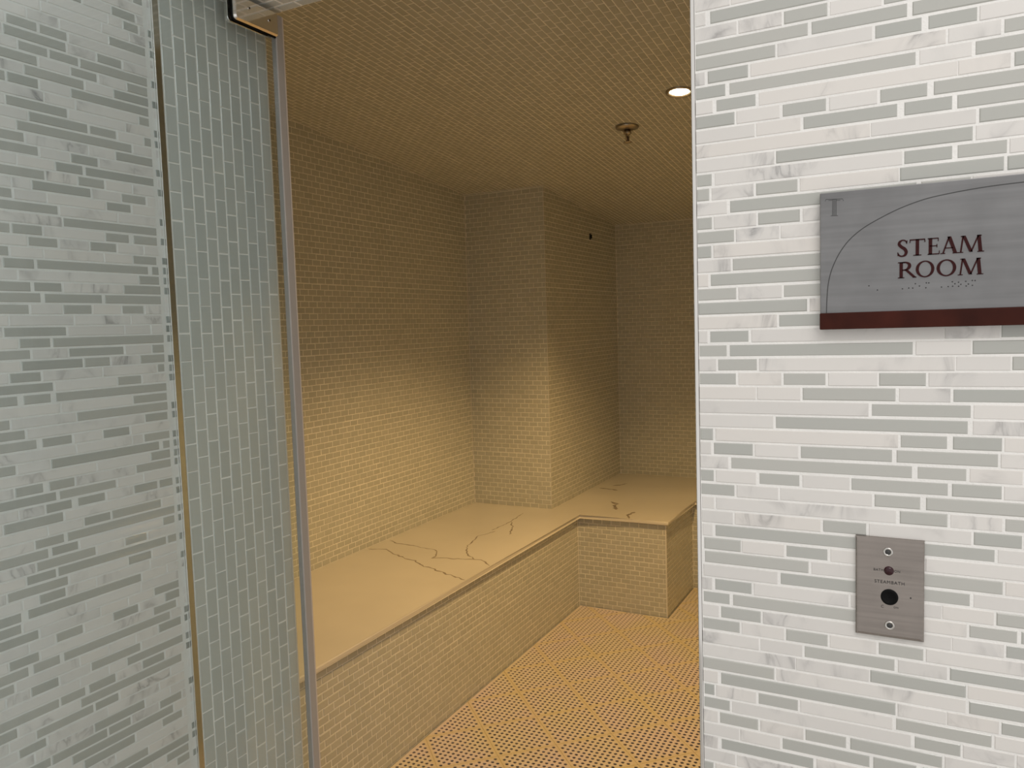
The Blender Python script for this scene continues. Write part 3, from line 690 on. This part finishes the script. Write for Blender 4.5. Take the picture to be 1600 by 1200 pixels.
def smooth_path(p, n=4):
    out = []
    for i in range(len(p) - 1):
        a, b, c, d = p[max(i - 1, 0)], p[i], p[i + 1], p[min(i + 2, len(p) - 1)]
        for k in range(n):
            t = k / n
            out.append(tuple(.5 * (2 * b[j] + (c[j] - a[j]) * t + (2 * a[j] - 5 * b[j] + 4 * c[j] - d[j]) * t * t + (3 * b[j] - a[j] - 3 * c[j] + d[j]) * t ** 3) for j in (0, 1)))
    out.append(p[-1]); return out
bm = bmesh.new(); ribbon(bm, smooth_path(arc), .0010, 0, .00025); part('arch_groove', bm, 'groove_dark', sign, FSg, False)
# engraved double-stem T emblem
bm = bmesh.new()
for pts in ([(1.0925, .1632), (1.0932, .1652), (1.1105, .1640), (1.1113, .1618)], [(1.1002, .1648), (1.0999, .1470)], [(1.1014, .1648), (1.1012, .1470)], [(1.1026, .1648), (1.1025, .1468)], [(1.1038, .1646), (1.1038, .1468)], [(1.0982, .1467), (1.1056, .1462)], [(1.0960, .1638), (1.0999, .1636)], [(1.1040, .1632), (1.1080, .1628)]):
    ribbon(bm, pts, .00055, 0, .00025)
part('emblem', bm, 'groove_dark', sign, FSg, False)
# raised serif letters
def quad(bm, pts, h): prism(bm, pts, 0, h)
def letter(ch, x0, x1, zb, hgt):
    bm = bmesh.new(); wd = x1 - x0
    def T(p): return (x0 + p[0] * wd, zb + p[1] * hgt)
    H = .0013; k = hgt / wd          # keep stroke widths even
    def bar(x_a, y_a, x_b, y_b, t):   # stroke with horizontal thickness t (in letter heights)
        tt = t * k / 2; quad(bm, [T((x_a - tt, y_a)), T((x_a + tt, y_a)), T((x_b + tt, y_b)), T((x_b - tt, y_b))], H)
    def hbar(xa, xb, y, t): quad(bm, [T((xa, y - t / 2)), T((xb, y - t / 2)), T((xb, y + t / 2)), T((xa, y + t / 2))], H)
    def serif(x, y, L):               # flat serif centred at x
        L = L * k / 2; hbar(x - L, x + L, y, .05)
    def path(pts, ws):
        pp = [T(p) for p in pts]; n = 6; sp = smooth_path(pp, n); wf = []
        for i in range(len(ws) - 1): wf += [ (ws[i] + (ws[i + 1] - ws[i]) * j / n) * hgt for j in range(n)]
        wf.append(ws[-1] * hgt); ribbon(bm, sp, 0, 0, H, wf)
    if ch == 'S':
        path([(.90, .80), (.76, .94), (.50, .985), (.24, .90), (.18, .74), (.40, .58), (.70, .44), (.84, .26), (.74, .08), (.46, .01), (.20, .06), (.08, .20)], [.05, .08, .07, .13, .17, .18, .19, .18, .14, .08, .09, .05])
        bar(.88, .76, .92, .96, .05); bar(.07, .04, .05, .26, .05)
    elif ch == 'T':
        bar(.5, 0, .5, 1, .19); hbar(.03, .97, .965, .07); bar(.04, .80, .06, .98, .05); bar(.96, .80, .94, .98, .05); serif(.5, .025, .44)
    elif ch == 'E':
        bar(.26, 0, .26, 1, .19); hbar(.04, .88, .97, .06); hbar(.2, .78, .52, .055); hbar(.04, .94, .03, .06); bar(.88, .80, .88, .99, .045); bar(.95, .01, .98, .22, .045); bar(.78, .42, .78, .62, .045)
    elif ch == 'A':
        bar(.16, .03, .50, 1.02, .09); bar(.84, .03, .50, 1.02, .20); hbar(.27, .72, .34, .055); serif(.15, .025, .26); serif(.86, .025, .32)
    elif ch == 'M':
        bar(.10, .03, .19, 1.0, .085); bar(.88, .03, .81, 1.0, .19); bar(.22, 1.0, .51, .03, .18); bar(.80, 1.0, .51, .03, .085); serif(.10, .025, .26); serif(.89, .025, .34); hbar(.10, .24, .97, .05); hbar(.78, .92, .97, .05)
    elif ch == 'O':
        n = 32; vo = [];
        for i in range(n):
            a = 2 * math.pi * i / n
            o_ = T((.5 + .5 * math.cos(a), .5 + .515 * math.sin(a))); q = T((.5 + .33 * math.cos(a + .12), .5 + .44 * math.sin(a + .12))); vo.append((o_, q))
        vv = [[bm.verts.new((o_[0], o_[1], 0)), bm.verts.new((o_[0], o_[1], H)), bm.verts.new((q[0], q[1], H)), bm.verts.new((q[0], q[1], 0))] for o_, q in vo]
        for i in range(n):
            a, b = vv[i], vv[(i + 1) % n]
            for j in range(3): bm.faces.new((a[j], a[j + 1], b[j + 1], b[j]))
    elif ch == 'R':
        bar(.19, 0, .19, 1, .19); hbar(.02, .40, .97, .055); serif(.19, .025, .36)
        path([(.22, .965), (.44, .965), (.60, .87), (.63, .74), (.57, .60), (.42, .51), (.24, .495)], [.07, .09, .16, .19, .16, .09, .07])
        bar(.90, .02, .44, .52, .20); hbar(.80, 1.0, .025, .05)
    part('letter', bm, 'letter_red', sign, FSg, False)
for ch, a, b in (('S', 1.1650, 1.1752), ('T', 1.1765, 1.1920), ('E', 1.1935, 1.2052), ('A', 1.2056, 1.2222), ('M', 1.2222, 1.2450)): letter(ch, a, b, .0968, .0174)
for ch, a, b in (('R', 1.1654, 1.1836), ('O', 1.1828, 1.2004), ('O', 1.2024, 1.2206), ('M', 1.2220, 1.2446)): letter(ch, a, b, .0735, .0172)
bm = bmesh.new()
for x, z in [(1.1372, .0671), (1.1457, .0621), (1.1702, .0622), (1.1763, .0627), (1.1801, .0625), (1.1826, .067), (1.1865, .0644), (1.193, .0674), (1.1953, .0672), (1.1926, .0622), (1.2072, .0622), (1.2134, .0624), (1.2172, .0672), (1.2196, .065), (1.2175, .0625), (1.2229, .0664), (1.225, .0641), (1.223, .0622), (1.2294, .067), (1.2318, .0641), (1.2298, .0622), (1.2353, .0676), (1.2378, .0674), (1.2354, .0626)]:
    lathe(bm, [(.00075, 0), (.0006, .0004), (.0001, .0006)], 10, (x, z, 0))
part('braille_dots', bm, 'groove_dark', sign, FSg)['label'] = 'dark raised braille dots below the lettering'

# ---- steam bath control plate
PX, PZ, PW, PH = 1.1235, -.2150, .0699, .1143
PY = YR - .0052
ctl = tag(empty('control_plate', (PX + PW / 2, YR, PZ - PH)), 'stainless steel STEAMBATH control plate with red lamp and black button', 'control plate')
FPl = frame((0, PY, 0), (1, 0, 0), (0, 0, 1))
bm = bmesh.new(); add_box(bm, (PX, PY, PZ - PH), (PX + PW, YR, PZ))
fr_e = [e for e in bm.edges if all(abs(v.co.y - PY) < 1e-6 for v in e.verts)]
bmesh.ops.bevel(bm, geom=fr_e, offset=.0034, segments=3, affect='EDGES', profile=.6)
into(link('face_plate', bm_mesh('face_plate', bm), 'plate_steel'), ctl)
for x, z in ((1.1571, -.2304), (1.1590, -.3145)):
    bm = bmesh.new(); lathe(bm, [(.0052, 0), (.0050, .0012), (.0034, .0014), (.0030, .0006), (.0004, .0006)], 24, (x, z, 0)); s = part('screw', bm, 'chrome_satin', ctl, FPl)
    bm = bmesh.new(); lathe(bm, [(.0029, .0006), (.0028, .0009), (.0003, .0010)], 20, (x, z, 0)); part('screw_recess', bm, 'groove_dark', ctl, FPl)
bm = bmesh.new(); lathe(bm, [(.0051, 0), (.0048, .0012), (.003, .0022), (.0003, .0026)], 28, (1.1580, -.2518, 0)); part('indicator_lamp', bm, 'lens_red', ctl, FPl)
bm = bmesh.new(); lathe(bm, [(.0090, 0), (.0088, .0014), (.0070, .0018), (.0066, .0012), (.0003, .0013)], 36, (1.1587, -.2819, 0)); part('push_button', bm, 'black_rubber', ctl, FPl)
def text(body, x, z, size, mat='print_black'):
    c = bpy.data.curves.new('lettering', 'FONT'); c.body = body; c.size = size; c.align_x = 'CENTER'; c.align_y = 'CENTER'; c.extrude = .00008; c.space_character = 1.12
    o = bpy.data.objects.new('tmp', c); COL.objects.link(o)
    me = bpy.data.meshes.new_from_object(o.evaluated_get(bpy.context.evaluated_depsgraph_get()))
    bpy.data.objects.remove(o); bpy.data.curves.remove(c); me.materials.clear(); me.name = 'lettering'
    o = link('lettering', me, mat, None); o.matrix_world = FPl @ Matrix.Translation((x, z, .0002)); into(o, ctl)
text('BATH', 1.1475, -.2519, .0038); text('ON', 1.1664, -.2518, .0038); text('STEAMBATH', 1.1587, -.2652, .0051)
text('C', 1.1515, -.2936, .0042); text('ON', 1.1654, -.2932, .0030)
bm = bmesh.new(); lathe(bm, [(.0009, 0), (.0006, .0004), (.0001, .0005)], 8, (1.18, -.2802, 0)); part('scratch_mark', bm, 'print_black', ctl, FPl)
